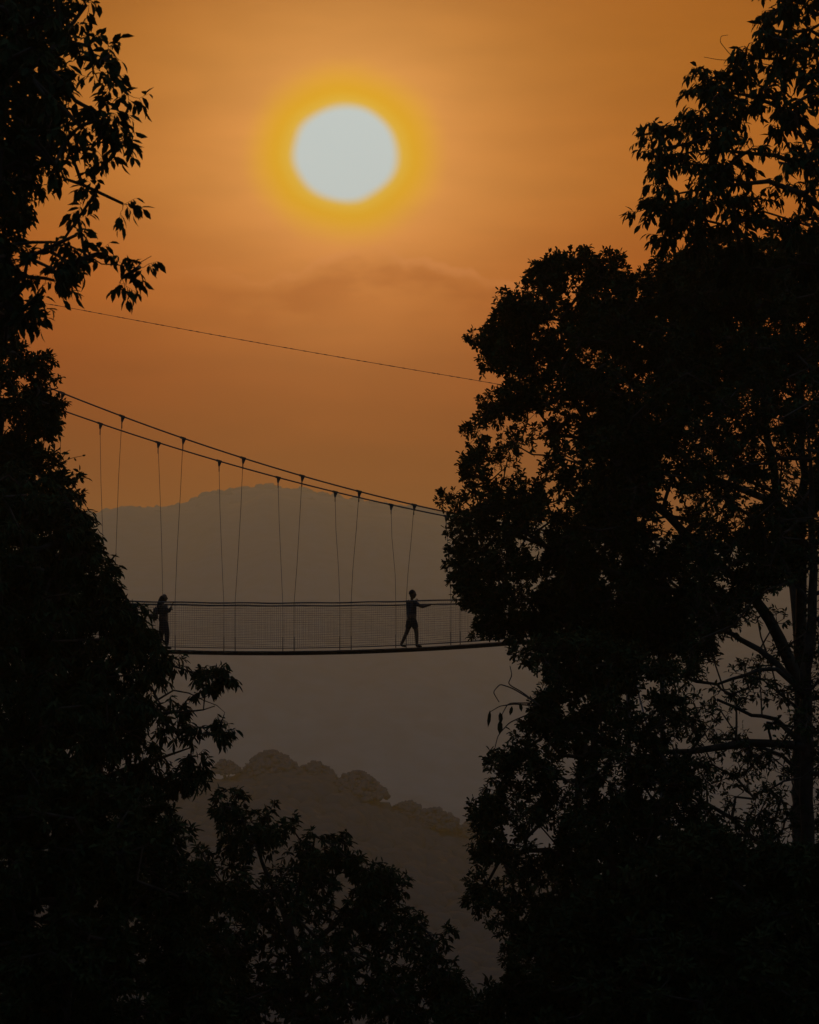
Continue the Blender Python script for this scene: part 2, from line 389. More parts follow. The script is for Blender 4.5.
def tree(name, label, Y, poly, trunk, limbs=(), clumps=200, cr=14, npc=5, spn=4, slen=.35, leaf=(.15, .07), nl=10, droop=.2,
         holes=(), thick=3.5, seed=1, inset=8, spread=.9, fancy=False, mleaf='leaf', up=.25, extra=(), rtwig=.005, group=None, cat='tree', whorl=0, edge=.15, blunt=False):
    rs = np.random.RandomState(seed); m = Y/F
    poly_a = np.array(poly, float); lo = poly_a.min(0); hi = poly_a.max(0)
    P = np.zeros((0, 2))
    Pe = np.zeros((0, 2))
    while len(P) < clumps:
        Q = rs.uniform(lo, hi, (4000, 2)); Q = Q[inpoly(Q, poly)]
        dq = edist(Q, poly); Q = Q[dq > inset]
        keep = np.ones(len(Q), bool)
        for (hx, hy, rx, ry, dens) in holes:
            e = ((Q[:, 0]-hx)/rx)**2+((Q[:, 1]-hy)/ry)**2 < 1
            keep &= ~(e & (rs.rand(len(Q)) > dens))
        e1 = keep & (edist(Q, poly) < inset+9)
        Pe = np.concatenate([Pe, Q[e1]]); P = np.concatenate([P, Q[keep]])
    ne = min(len(Pe), int(clumps*edge)); P = np.concatenate([P[:clumps-len(extra)-ne], Pe[-ne:]]) if ne else P[:clumps-len(extra)]
    if len(extra): P = np.concatenate([P, np.array(extra, float)])
    de = edist(P, poly)*m
    zt = np.minimum(thick, .5+1.1*de); dz = rs.uniform(-1, 1, clumps)*zt
    def px2w(Pxy, dzz):
        yy = Y+dzz
        return np.stack([(Pxy[:, 0]-HX)/F*Y, yy, (HY-Pxy[:, 1])/F*Y], 1)   # size kept true at the tree's own distance
    cc = px2w(P, dz)
    # skeleton
    nodes = []; par = []; fixed = []
    def poly3(path, parent_i):
        prev = parent_i
        pts = [np.array([(x-HX)/F*Y, Y+dy, (HY-y)/F*Y]) for (x, y, r_, dy) in path]; rad = [q[2] for q in path]
        for i, p in enumerate(pts):
            if i > 0 or parent_i < 0:
                if i > 0:
                    L_ = np.linalg.norm(p-pts[i-1]); k = max(2, int(L_/.45))
                    m0 = (p-pts[i-2])*.5 if i > 1 else p-pts[0]; m1 = (pts[i+1]-pts[i-1])*.5 if i < len(pts)-1 else p-pts[i-1]
                    for j in range(1, k+1):
                        t = j/k; q = pts[i-1]*(2*t**3-3*t*t+1)+m0*(t**3-2*t*t+t)+p*(3*t*t-2*t**3)+m1*(t**3-t*t)
                        if j < k: q = q+rs.randn(3)*.025
                        nodes.append(q); par.append(prev); fixed.append(rad[i-1]*(1-t)+rad[i]*t); prev = len(nodes)-1
                else:
                    nodes.append(p); par.append(prev); fixed.append(rad[i]); prev = len(nodes)-1
    tx, ty, tr_, tdy = trunk[0]
    wx = (tx-HX)/F*Y; gz = float(height(wx, Y+tdy))
    poly3([(tx-8, HY-gz/m+12, tr_*1.5, tdy)]+list(trunk), -1)
    for lb in limbs:
        p0 = np.array([(lb[0][0]-HX)/F*Y, Y+lb[0][3], (HY-lb[0][1])/F*Y])
        j = int(np.argmin(np.linalg.norm(np.array(nodes)-p0, axis=1)))
        nn = len(nodes); poly3([(HX+nodes[j][0]/m, HY-nodes[j][2]/m, lb[0][2], nodes[j][1]-Y)]+list(lb[1:]), -2)
        if len(nodes) > nn: par[nn] = j
    order = np.argsort(np.min(np.linalg.norm(cc[:, None]-np.array(nodes)[None], axis=2), axis=1))
    arr = np.zeros((len(nodes)+len(cc)*3+10, 3)); arr[:len(nodes)] = nodes; cnt = len(nodes)
    ntr = cnt; ylow = trunk[0][1]
    minz = (HY-ylow)/F*Y
    clump_node = []
    for ci in order:
        p = cc[ci]; d = np.linalg.norm(arr[:cnt]-p, axis=1)+.6*np.maximum(0, arr[:cnt, 2]-p[2])
        d[:ntr][arr[:ntr, 2] < minz-.01] += 50
        j = int(np.argmin(d)); q = arr[j]; L_ = np.linalg.norm(p-q); prev = j
        k = 2 if L_ > .8 else 1
        for s_ in range(1, k+1):
            t = s_/k; v = q*(1-t)+p*t
            if s_ < k: v = v+rs.randn(3)*L_*.09+np.array([0, 0, -.06*L_])
            arr[cnt] = v; par.append(prev); fixed.append(0); prev = cnt; cnt += 1
        clump_node.append((prev, p))
    nch = np.ones(cnt)
    for i in range(cnt-1, -1, -1):
        if par[i] >= 0: nch[par[i]] += nch[i]
    rad = np.where(np.array(fixed) > 0, fixed, np.minimum(.006+.008*np.sqrt(nch), .16))
    root = empty(name, (wx, Y+tdy, gz)); tag(root, label, cat, group)
    tb = Tubes(6)
    kids = {}
    for i in range(cnt): kids.setdefault(par[i], []).append(i)
    done = set()
    stack = [i for i in range(cnt) if par[i] < 0]
    while stack:
        i = stack.pop(); chain = [par[i], i] if par[i] >= 0 else [i]
        c = i
        while True:
            ks = kids.get(c, [])
            if not ks: break
            b = max(ks, key=lambda q: rad[q]+1e-4*nch[q])
            for k2 in ks:
                if k2 != b: stack.append(k2)
            chain.append(b); c = b
        if len(chain) > 1:
            rr = [min(rad[k], rad[chain[1]]*1.3) if n_ == 0 and par[i] >= 0 else rad[k] for n_, k in enumerate(chain)]
            tb.add([arr[k] for k in chain], rr)
    # twigs and leaves round every clump
    CN = np.array([c[0] for c in clump_node]); CP = np.array([c[1] for c in clump_node])
    pr = arr[np.array([par[c] for c in CN])]
    outd = unit(CP-pr)
    crm = cr*m
    base = np.repeat(CP, npc, 0); od = np.repeat(outd, npc, 0)
    off = unit(rs.randn(len(base), 3)+od*.5)*(rs.rand(len(base), 1)**.5)*crm*np.array([1, 1, .8])
    npnt = base+off
    tw = Tubes(3)
    for a, b in zip(base, npnt):
        mid = (a+b)/2+rs.randn(3)*crm*.12+np.array([0, 0, -.05*crm])
        tw.add([a, mid, b], [rtwig*2.0, rtwig*1.5, rtwig], close=False)
    sb = np.repeat(npnt, spn, 0); so = np.repeat(unit(off), spn, 0)
    sdirs = unit(so*.8+rs.randn(len(sb), 3)*spread*.6+np.array([0, 0, up]))
    sl = slen*rs.uniform(.6, 1.25, len(sb))
    ends = sb+sdirs*sl[:, None]-np.array([0, 0, 1])*(droop*.25*sl)[:, None]
    for a, b in zip(sb, ends): tw.add([a, b], [rtwig, rtwig*.6], close=False)
    # leaves
    t = np.tile(np.linspace(.25 if not whorl else .7, 1, nl), len(sb)); bi = np.repeat(np.arange(len(sb)), nl)
    t = np.clip(t+rs.uniform(-.05, .05, len(t)), .1, 1)
    lb_ = sb[bi]+(ends-sb)[bi]*t[:, None]; ax = unit(ends-sb)[bi]
    side = unit(np.cross(ax, rs.randn(len(ax), 3)))
    ld = unit(ax*(.55+.5*(t > .97))[:, None]+side*(.85*(t <= .97)+.2)[:, None]+np.array([0, 0, -1])*droop*rs.uniform(.5, 1.4, len(ax))[:, None])
    nn = unit(np.array([0, 0, 1.])+rs.randn(len(ax), 3)*.55)
    ln = leaf[0]*rs.uniform(.6, 1.2, len(ax)); wd = leaf[1]/leaf[0]*ln*rs.uniform(.8, 1.15, len(ax))
    V, fl = leaves(lb_, ld, nn, ln, wd, fancy=fancy, blunt=blunt)
    cm = np_mesh('crown', V, fl)
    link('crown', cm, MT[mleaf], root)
    # twigs join the woody part
    base_n = tb.n
    tb.V += tw.V; tb.Q += [q+base_n for q in tw.Q]; tb.n += tw.n
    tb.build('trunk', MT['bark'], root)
    print(name, 'leaves', len(lb_), 'clumps', clumps)
    return root

# right-hand big tree: main crown
tree('broadleaf_tree', 'largest tree, right of the bridge, its rounded leafy crown hiding the bridge end', 44,
     [(597, 243), (575, 250), (551, 254), (532, 270), (512, 278), (500, 296), (493, 315), (466, 336), (470, 348), (483, 366), (500, 386), (478, 402), (459, 415), (452, 434),
      (461, 459), (448, 470), (436, 480), (438, 505), (450, 520), (441, 541), (438, 566), (449, 590), (462, 606), (464, 624), (474, 641), (500, 647), (520, 640), (560, 690), (620, 700), (700, 660),
      (760, 600), (830, 560), (900, 560), (900, 270), (760, 240), (668, 262), (654, 252), (640, 268), (629, 266), (615, 262)],
     [(809, 1040, .22, .9), (807, 760, .18, .8), (804, 692, .15, .3), (803, 600, .12, .2), (801, 500, .10, 0), (802, 400, .06, 0), (790, 320, .03, 0)],
     limbs=[[(800, 690, .16, .3), (780, 640, .15, 0), (752, 600, .12, -.4), (700, 550, .10, -.5), (630, 480, .08, -.3), (575, 400, .06, 0), (560, 320, .03, 0)],
            [(801, 535, .05, 0), (777, 520, .045, 0), (755, 517, .04, 0), (734, 505, .04, .2), (712, 490, .035, .2), (690, 470, .03, 0)],
            [(752, 600, .1, -.4), (660, 590, .09, 0), (590, 560, .06, .3), (500, 530, .03, 0)]],
     clumps=1150, cr=12, npc=6, spn=4, slen=.16, blunt=True, leaf=(.115, .056), nl=7, droop=.05, thick=4, seed=3, inset=12, whorl=1,
     holes=[(775, 492, 34, 14, .25), (735, 508, 40, 10, .25), (555, 437, 48, 22, .35), (530, 470, 22, 20, .4), (760, 420, 40, 40, .8), (700, 430, 14, 10, .3), (600, 470, 14, 10, .2), (650, 600, 20, 10, .3),
            (610, 560, 16, 12, .3), (680, 505, 22, 10, .3), (530, 545, 12, 8, .3), (560, 590, 14, 9, .3), (700, 575, 40, 14, .5), (500, 430, 15, 12, .35), (560, 500, 30, 12, .5), (760, 450, 60, 55, .6), (690, 520, 50, 26, .45)])
# lower right tree
tree('broadleaf_tree', 'fine-leaved lower right tree below the bridge end, in front of the big crown', 38,
     [(520, 640), (508, 663), (532, 668), (537, 697), (519, 725), (495, 750), (484, 768), (488, 794), (468, 811), (474, 842), (461, 873), (466, 917), (490, 925), (508, 938),
      (500, 965), (505, 990), (520, 1060), (720, 1060), (760, 960), (740, 860), (700, 790), (690, 720), (670, 660), (600, 630)],
     [(612, 1060, .17, 0), (606, 940, .14, 0), (612, 860, .11, .2), (590, 780, .07, 0), (600, 700, .04, 0)],
     limbs=[[(606, 880, .08, 0), (660, 820, .06, .3), (680, 760, .04, 0)], [(606, 900, .08, 0), (550, 850, .06, 0), (500, 860, .03, 0)]],
     clumps=680, cr=12, npc=5, spn=4, slen=.15, blunt=True, leaf=(.11, .05), nl=7, droop=.1, thick=3, seed=5, inset=10,
     holes=[(671, 734, 22, 18, .05), (620, 690, 60, 20, .6), (640, 790, 50, 30, .6), (520, 780, 14, 10, .4), (560, 840, 40, 20, .6), (545, 900, 20, 10, .5)])
# slender trunk tree at the right edge, with open branches
tree('slender_tree', 'slender open-branched tree at the right edge with thin bare twigs and sparse leaves', 40,
     [(690, 600), (690, 440), (720, 385), (830, 375), (900, 400), (900, 900), (800, 900), (700, 880), (640, 850), (620, 790), (660, 700)],
     [(808, 1060, .2, 0), (807, 900, .15, 0), (806, 800, .14, 0), (806, 700, .13, 0), (812, 620, .10, 0), (811, 520, .07, 0), (808, 430, .03, 0)],
     limbs=[[(806, 752, .1, 0), (770, 743, .09, -.2), (720, 746, .08, -.3), (660, 752, .05, 0), (625, 765, .03, 0)],
            [(806, 690, .08, 0), (777, 664, .07, 0), (743, 640, .06, .2), (715, 622, .04, .2)],
            [(806, 700, .06, 0), (774, 669, .05, -.3), (743, 675, .04, -.3), (715, 684, .03, -.3)],
            [(806, 760, .07, 0), (780, 720, .05, .4), (755, 716, .04, .4), (720, 700, .03, .4)],
            [(806, 840, .07, 0), (770, 850, .05, .4), (735, 820, .05, .4), (680, 792, .03, .4)]],
     clumps=540, cr=12, npc=4, spn=3, slen=.18, rtwig=.0065, leaf=(.12, .05), nl=5, droop=.3, thick=2.5, seed=7, inset=6,
     holes=[(765, 650, 34, 26, .45), (740, 700, 45, 35, .8), (770, 765, 22, 36, .55), (725, 800, 28, 26, .6)])
# dark undergrowth tree bottom right
tree('understorey_tree', 'dark understorey tree filling the bottom right corner', 33,
     [(505, 985), (540, 930), (600, 890), (640, 850), (700, 835), (760, 850), (830, 840), (900, 860), (900, 1080), (490, 1080)],
     [(700, 1100, .15, 0), (705, 1000, .12, 0), (715, 930, .07, 0)],
     limbs=[[(705, 1040, .1, 0), (620, 980, .05, 0), (560, 990, .03, 0)], [(705, 1040, .1, 0), (790, 960, .06, 0)]],
     clumps=420, cr=18, npc=5, spn=4, slen=.16, leaf=(.16, .06), nl=7, droop=.15, thick=2.5, seed=9, inset=8, mleaf='leaf2')
# the same big crown has a darker neighbour behind it
tree('background_tree', 'dark tree standing close behind the upper part of the big right-hand crown', 52,
     [(640, 300), (680, 250), (760, 225), (900, 200), (900, 380), (830, 385), (740, 380), (690, 420), (650, 500), (640, 560), (680, 560), (720, 640), (660, 660), (560, 660), (530, 600), (570, 540), (590, 480), (580, 400), (540, 370), (560, 310)],
     [(812, 1000, .2, 1), (810, 800, .17, 1), (806, 640, .14, 1), (785, 500, .12, 1), (760, 360, .08, 0), (760, 260, .05, 0)],
     limbs=[[(785, 500, .10, 1), (700, 470, .08, 0), (620, 400, .05, 0)]],
     clumps=330, cr=22, npc=5, spn=4, slen=.22, leaf=(.22, .10), nl=7, droop=.1, thick=3.5, seed=13, inset=14, mleaf='leaf2')
tree('background_tree', 'dark tree behind the lower half of the right-hand crown, below its limbs', 54,
     [(570, 840), (600, 830), (620, 850), (640, 880), (700, 885), (830, 860), (900, 880), (900, 1060), (560, 1060), (530, 960), (535, 880)],
     [(640, 1050, .3, 2), (620, 950, .22, 1), (585, 840, .14, 1), (580, 740, .08, 0)],
     limbs=[], clumps=260, cr=22, npc=5, spn=4, slen=.22, leaf=(.22, .09), nl=7, droop=.1, thick=3, seed=15, inset=12, mleaf='leaf2')
# upper right drooping leaves
tree('drooping_leaf_tree', 'tall tree in the upper right corner with long drooping pointed leaves', 27,
     [(768, -60), (770, 12), (758, 30), (745, 32), (742, 55), (730, 75), (725, 62), (698, 62), (692, 85), (700, 105), (690, 125), (670, 126), (648, 135), (646, 158), (660, 175), (655, 188), (632, 196), (633, 212), (650, 225),
      (668, 215), (672, 245), (700, 262), (780, 275), (900, 270), (900, -60)],
     [(870, 500, .15, 0), (866, 300, .12, 0), (858, 200, .10, 0), (850, 80, .07, 0), (845, -40, .04, 0)],
     limbs=[[(858, 240, .06, 0), (800, 200, .04, -.3), (730, 190, .025, -.3), (670, 195, .012, 0)], [(855, 150, .05, 0), (800, 120, .035, 0), (745, 95, .02, 0), (710, 90, .01, 0)],
            [(850, 60, .04, 0), (810, 30, .02, 0), (780, 0, .012, 0)], [(858, 200, .05, 0), (780, 150, .03, .3), (700, 145, .012, .3), (665, 150, .008, .3)]],
     clumps=280, cr=13, npc=3, spn=3, slen=.15, leaf=(.15, .055), nl=5, droop=1.3, thick=1.4, seed=19, inset=2, fancy=True,
     holes=[(775, 165, 30, 22, .12), (790, 215, 14, 10, .2), (770, 60, 14, 22, .35), (745, 200, 14, 10, .3), (712, 200, 10, 14, .4), (810, 60, 12, 12, .3)])
# upper left large leaves
tree('large_leaf_tree', 'nearest tree, upper left corner, with large separate oval leaves against the orange sky', 19,
     [(-60, -40), (92, -40), (92, 15), (108, 38), (122, 62), (124, 82), (108, 92), (96, 108), (112, 118), (126, 125), (128, 160), (132, 196), (112, 212), (96, 214), (104, 236), (128, 258),
      (132, 270), (112, 280), (88, 270), (70, 285), (56, 300), (48, 322), (24, 336), (0, 340), (-60, 340)],
     [(-46, 500, .10, 0), (-44, 330, .08, 0), (-40, 200, .07, 0), (-30, 60, .05, 0), (-22, -60, .03, 0)],
     limbs=[[(-42, 260, .03, 0), (10, 245, .02, 0), (60, 240, .012, .1), (100, 262, .007, .1), (135, 266, .005, .1), (150, 254, .003, .1)],
            [(-40, 200, .03, 0), (20, 160, .02, 0), (70, 150, .012, 0), (110, 140, .006, 0)],
            [(-32, 110, .03, 0), (20, 70, .02, 0), (70, 50, .012, 0), (110, 60, .006, 0)]],
     edge=.0, clumps=215, cr=13, npc=3, spn=2, slen=.12, leaf=(.13, .055), nl=4, droop=.9, thick=.9, seed=23, inset=3, fancy=True, rtwig=.0022, up=.0, extra=[(124, 264), (133, 258), (114, 268), (114, 130), (118, 196)],
     holes=[(62, 55, 14, 18, .4), (95, 170, 40, 45, .5), (72, 130, 20, 16, .3), (50, 205, 26, 16, .3), (30, 235, 14, 18, .5), (20, 330, 12, 10, .5), (90, 225, 20, 10, .35), (60, 100, 12, 10, .4)])
tree('large_leaf_tree', 'dark tree at the left edge closing the gaps behind the large oval leaves', 24,
     [(-80, -60), (60, -60), (62, 40), (52, 90), (60, 100), (42, 130), (32, 170), (20, 210), (10, 250), (14, 300), (6, 340), (-80, 340)],
     [(-50, 560, .12, 0), (-48, 330, .09, 0), (-40, 120, .07, 0), (-30, -60, .04, 0)],
     clumps=330, cr=15, npc=4, spn=3, slen=.12, leaf=(.12, .055), nl=5, droop=.8, thick=1.3, seed=27, inset=8, fancy=False)
# left mid trees
tree('small_leaf_tree', 'fine-leaved dark tree at the left edge where the bridge cables disappear', 34,
     [(-60, 320), (8, 338), (30, 346), (48, 362), (64, 374), (68, 390), (58, 402), (66, 420), (68, 427), (50, 436), (38, 447), (46, 458), (64, 462), (78, 476), (84, 490), (80, 510), (95, 560), (60, 620), (-60, 620)],
     [(-20, 800, .18, 0), (-14, 640, .14, 0), (-8, 500, .09, 0), (4, 400, .05, 0)],
     limbs=[[(-10, 540, .06, 0), (40, 500, .03, 0), (70, 490, .015, 0)], [(-4, 450, .05, 0), (36, 400, .025, 0), (58, 388, .01, 0)]],
     clumps=270, cr=12, npc=5, spn=4, slen=.12, leaf=(.12, .05), nl=7, droop=.3, thick=2.4, seed=31, inset=6,
     holes=[(20, 370, 16, 10, .3), (45, 440, 14, 6, .2), (30, 350, 14, 6, .3)])
tree('narrow_leaf_tree', 'left tree with drooping narrow leaves, its branch tips reaching below the woman on the bridge', 31,
     [(-60, 480), (40, 470), (72, 486), (80, 510), (92, 545), (108, 560), (118, 580), (112, 596), (126, 603), (138, 600), (143, 618), (147, 634), (154, 646), (176, 652), (195, 657), (205, 670), (220, 664), (232, 670), (228, 684), (212, 692), (222, 704),
      (236, 706), (232, 722), (222, 742), (206, 742), (196, 752), (206, 770), (200, 790), (182, 788), (176, 796), (150, 790), (130, 800), (60, 820), (-60, 830)],
     [(20, 1010, .22, 0), (24, 860, .17, 0), (40, 740, .13, 0), (50, 640, .08, 0), (60, 560, .04, 0)],
     limbs=[[(36, 770, .08, 0), (90, 730, .06, -.2), (140, 715, .035, -.2), (185, 712, .02, 0), (215, 706, .008, 0)],
            [(30, 820, .07, 0), (100, 780, .05, .2), (150, 762, .03, .2), (190, 748, .012, .2)],
            [(42, 720, .07, 0), (100, 670, .04, 0), (150, 665, .03, .2), (190, 672, .015, .2), (218, 674, .006, .2)],
            [(140, 715, .02, -.2), (175, 690, .015, -.2), (205, 700, .008, -.2), (226, 712, .005, -.2)]],
     clumps=600, cr=11, npc=4, spn=3, slen=.15, leaf=(.15, .045), nl=6, droop=1.1, thick=2.6, seed=37, inset=5,
     holes=[(195, 700, 42, 50, .4), (140, 760, 40, 30, .6), (185, 690, 18, 10, .12), (160, 735, 14, 10, .3), (190, 722, 16, 8, .1), (170, 760, 18, 10, .3), (210, 690, 12, 8, .1), (150, 700, 10, 8, .4)])
tree('understorey_tree', 'dark understorey tree in the bottom left corner', 27,
     [(-80, 740), (60, 760), (120, 780), (160, 798), (178, 824), (190, 850), (196, 880), (188, 920), (200, 960), (230, 1000), (250, 1080), (-80, 1080)],
     [(60, 1140, .15, 0), (62, 1020, .12, 0), (70, 900, .06, 0), (80, 850, .04, 0)],
     limbs=[[(62, 1000, .07, 0), (120, 920, .04, 0), (160, 880, .02, 0)]],
     clumps=480, cr=16, npc=5, spn=4, slen=.12, leaf=(.12, .05), nl=7, droop=.3, thick=2, seed=41, inset=9, mleaf='leaf2')
tree('background_tree', 'dark tree filling the gap behind the left-hand branches', 46,
     [(-80, 560), (40, 540), (90, 600), (120, 650), (120, 720), (110, 800), (160, 860), (200, 900), (240, 930), (260, 1060), (-80, 1060)],
     [(40, 1060, .28, 2), (44, 900, .22, 2), (50, 760, .14, 1), (50, 660, .08, 0)],
     clumps=300, cr=20, npc=5, spn=4, slen=.2, leaf=(.2, .085), nl=7, droop=.2, thick=3, seed=43, inset=12, mleaf='leaf2')
# bottom centre tree
tree('umbrella_crown_tree', 'bottom centre tree with small umbrella-like leaf tufts on thin rising branches', 36,
     [(222, 796), (244, 799), (252, 811), (268, 808), (295, 816), (316, 822), (332, 834), (349, 843), (362, 858), (388, 872), (417, 880), (419, 890), (404, 900), (404, 914), (425, 920), (443, 928), (454, 947),
      (437, 952), (452, 968), (461, 985), (470, 1006), (478, 1060), (180, 1060), (190, 960), (186, 900), (193, 862), (200, 846), (228, 838), (214, 818)],
     [(300, 1160, .16, 0), (300, 1040, .13, 0), (296, 960, .09, 0), (280, 900, .06, 0), (262, 862, .035, 0), (250, 830, .015, 0)],
     limbs=[[(296, 970, .07, 0), (340, 920, .045, 0), (375, 895, .025, 0), (404, 884, .01, 0)], [(300, 1020, .06, 0), (370, 960, .04, 0), (430, 935, .015, 0)],
            [(290, 930, .05, 0), (300, 880, .03, 0), (300, 840, .015, 0)], [(296, 960, .04, 0), (240, 900, .03, 0), (212, 870, .015, 0)]],
     clumps=430, cr=12, npc=4, spn=4, slen=.13, leaf=(.14, .048), nl=6, droop=.75, edge=.22, thick=2.6, seed=47, inset=5, whorl=1,
     holes=[(235, 830, 14, 8, .1), (272, 855, 16, 20, .35), (250, 860, 20, 10, .4), (395, 905, 20, 8, .3), (310, 850, 20, 10, .5), (425, 950, 14, 6, .3), (340, 880, 20, 12, .5)])
tree('shrub', 'small leafy shrub at the bottom edge between the centre tree and the lower right tree', 34,
     [(440, 1000), (463, 996), (480, 990), (500, 975), (530, 980), (540, 1080), (430, 1080)],
     [(485, 1120, .06, 0), (487, 1040, .03, 0)], clumps=60, cr=11, npc=5, spn=4, slen=.12, leaf=(.13, .05), nl=6, droop=.2, thick=1.2, seed=51, inset=5, cat='shrub')

# ------------------------------------------------------------------ hanging bridge
PHI = R(14); U = Vector((math.cos(PHI), math.sin(PHI), 0)); NF = Vector((-math.sin(PHI), math.cos(PHI), 0))  # along, far side
P0 = Vector((0, 60, 0))
def spread(s, off): return off*(1+.024*max(0., -s)) if abs(off) > 1 else off      # cables splay towards the left tower
def bpos(px, off):
    """station on the bridge (offset off to the far side) seen at column px"""
    u = (px-HX)/F; s = 0.
    for _ in range(4):
        q = P0+NF*spread(s, off); s = (u*q.y-q.x)/(U.x-u*U.y)
    return s
def bpt(s, off, z=0): v = P0+NF*spread(s, off)+U*s; return Vector((v.x, v.y, z))
def zat(py, p): return (HY-py)/F*p.y
from functools import lru_cache
def fit(pts, off, deg_):
    S = []; Z = []
    for px, py in pts:
        s = bpos(px, off); S.append(s); Z.append(zat(py, bpt(s, off)))
    c = np.polyfit(S, Z, deg_); return lambda s: float(np.polyval(c, s))
WT, WD = 1.45, .48      # half distance of the main cables, half width of the deck
zA = fit([(68, 395), (122, 416.5), (188, 440), (243, 458), (302, 475.5), (359, 491.5), (414, 504.5), (438, 510.5), (835, 552)], -WT, 2)
zB = fit([(60, 408.5), (100, 424), (158, 443), (219, 461.5), (278, 477.5), (335, 492), (391, 505), (445, 515), (835, 556)], WT, 2)
zD = fit([(100, 648.5), (180, 649.5), (300, 650.4), (400, 649.2), (450, 646.8), (510, 642.3), (600, 632)], 0, 2)
zR1 = fit([(100, 601), (180, 601.2), (350, 602.5), (440, 600.5), (520, 597), (600, 592)], -WD, 2)
zR2 = fit([(100, 603.4), (180, 603.9), (350, 605.4), (440, 604.4), (520, 602.2), (600, 598)], WD, 2)
S0, S1 = -19.5, bpos(645, 0)
bridge = empty('hanging_footbridge', bpt(0, 0, zD(0))); tag(bridge, 'narrow suspended rope footbridge with netted sides crossing the valley between the trees', 'bridge')
SS = np.linspace(S0, S1, 90)
for off, zf in ((-WT, zA), (WT, zB)):
    t = Tubes(8); t.add([bpt(s, off, zf(s)) for s in SS], .021); t.build('main_cable', MT['steel'], bridge)
for off, zf in ((-WD, zR1), (WD, zR2)):
    t = Tubes(8); t.add([bpt(s, off, zf(s)+.006*math.sin(s*3.5)) for s in np.linspace(S0, S1, 200)], .020); t.build('handrail', MT['steel'], bridge)
    t = Tubes(6); t.add([bpt(s, off, zD(s)+.10) for s in SS], .013); t.build('bottom_cable', MT['steel'], bridge)
# deck: planks on two bearers
bm = bmesh.new(); s = S0
rsd = random.Random(1)
while s < S1:
    z = zD(s+.1); c = bpt(s+.1, 0, z+.0+rsd.uniform(-.003, .003)); sl = math.atan((zD(s+.2)-zD(s))/.2)
    rot = Matrix.Rotation(PHI, 3, 'Z') @ Matrix.Rotation(-sl, 3, 'Y')
    box(bm, c, (.19, 1.0+rsd.uniform(-.02, .02), .035), rot); s += .205
bmobj('deck', bm, MT['wood'], bridge)
for off in (-.40, .40):
    bm = bmesh.new()
    for i in range(len(SS)-1):
        a = bpt(SS[i], off, zD(SS[i])-.063); b = bpt(SS[i+1], off, zD(SS[i+1])-.063); c = (a+b)/2
        sl = math.atan((b.z-a.z)/(SS[i+1]-SS[i]))
        box(bm, c, ((b-a).length+.002, .06, .085), Matrix.Rotation(PHI, 3, 'Z') @ Matrix.Rotation(-sl, 3, 'Y'))
    bmobj('bearer', bm, MT['wood'], bridge)
# netting
for off, zf in ((-WD-.012, zR1), (WD+.012, zR2)):
    t = Tubes(3); rows = 19; sx = np.linspace(S0, S1, 160)
    for r_ in range(rows):
        f = (r_+.5)/rows
        t.add([bpt(s, off, (zD(s)+.12)*(1-f)+zf(s)*f+.008*math.sin(s*5+r_*1.3)) for s in sx], .0032, close=False)
    s = S0; k = 0
    while s < S1:
        x = .012*math.sin(k*2.1)
        t.add([bpt(s, off, zD(s)+.1), bpt(s+x, off+.004, (zD(s)+zf(s))/2), bpt(s, off, zf(s))], .0020, close=False); s += .062; k += 1
    t.build('safety_net', MT['rope'], bridge)
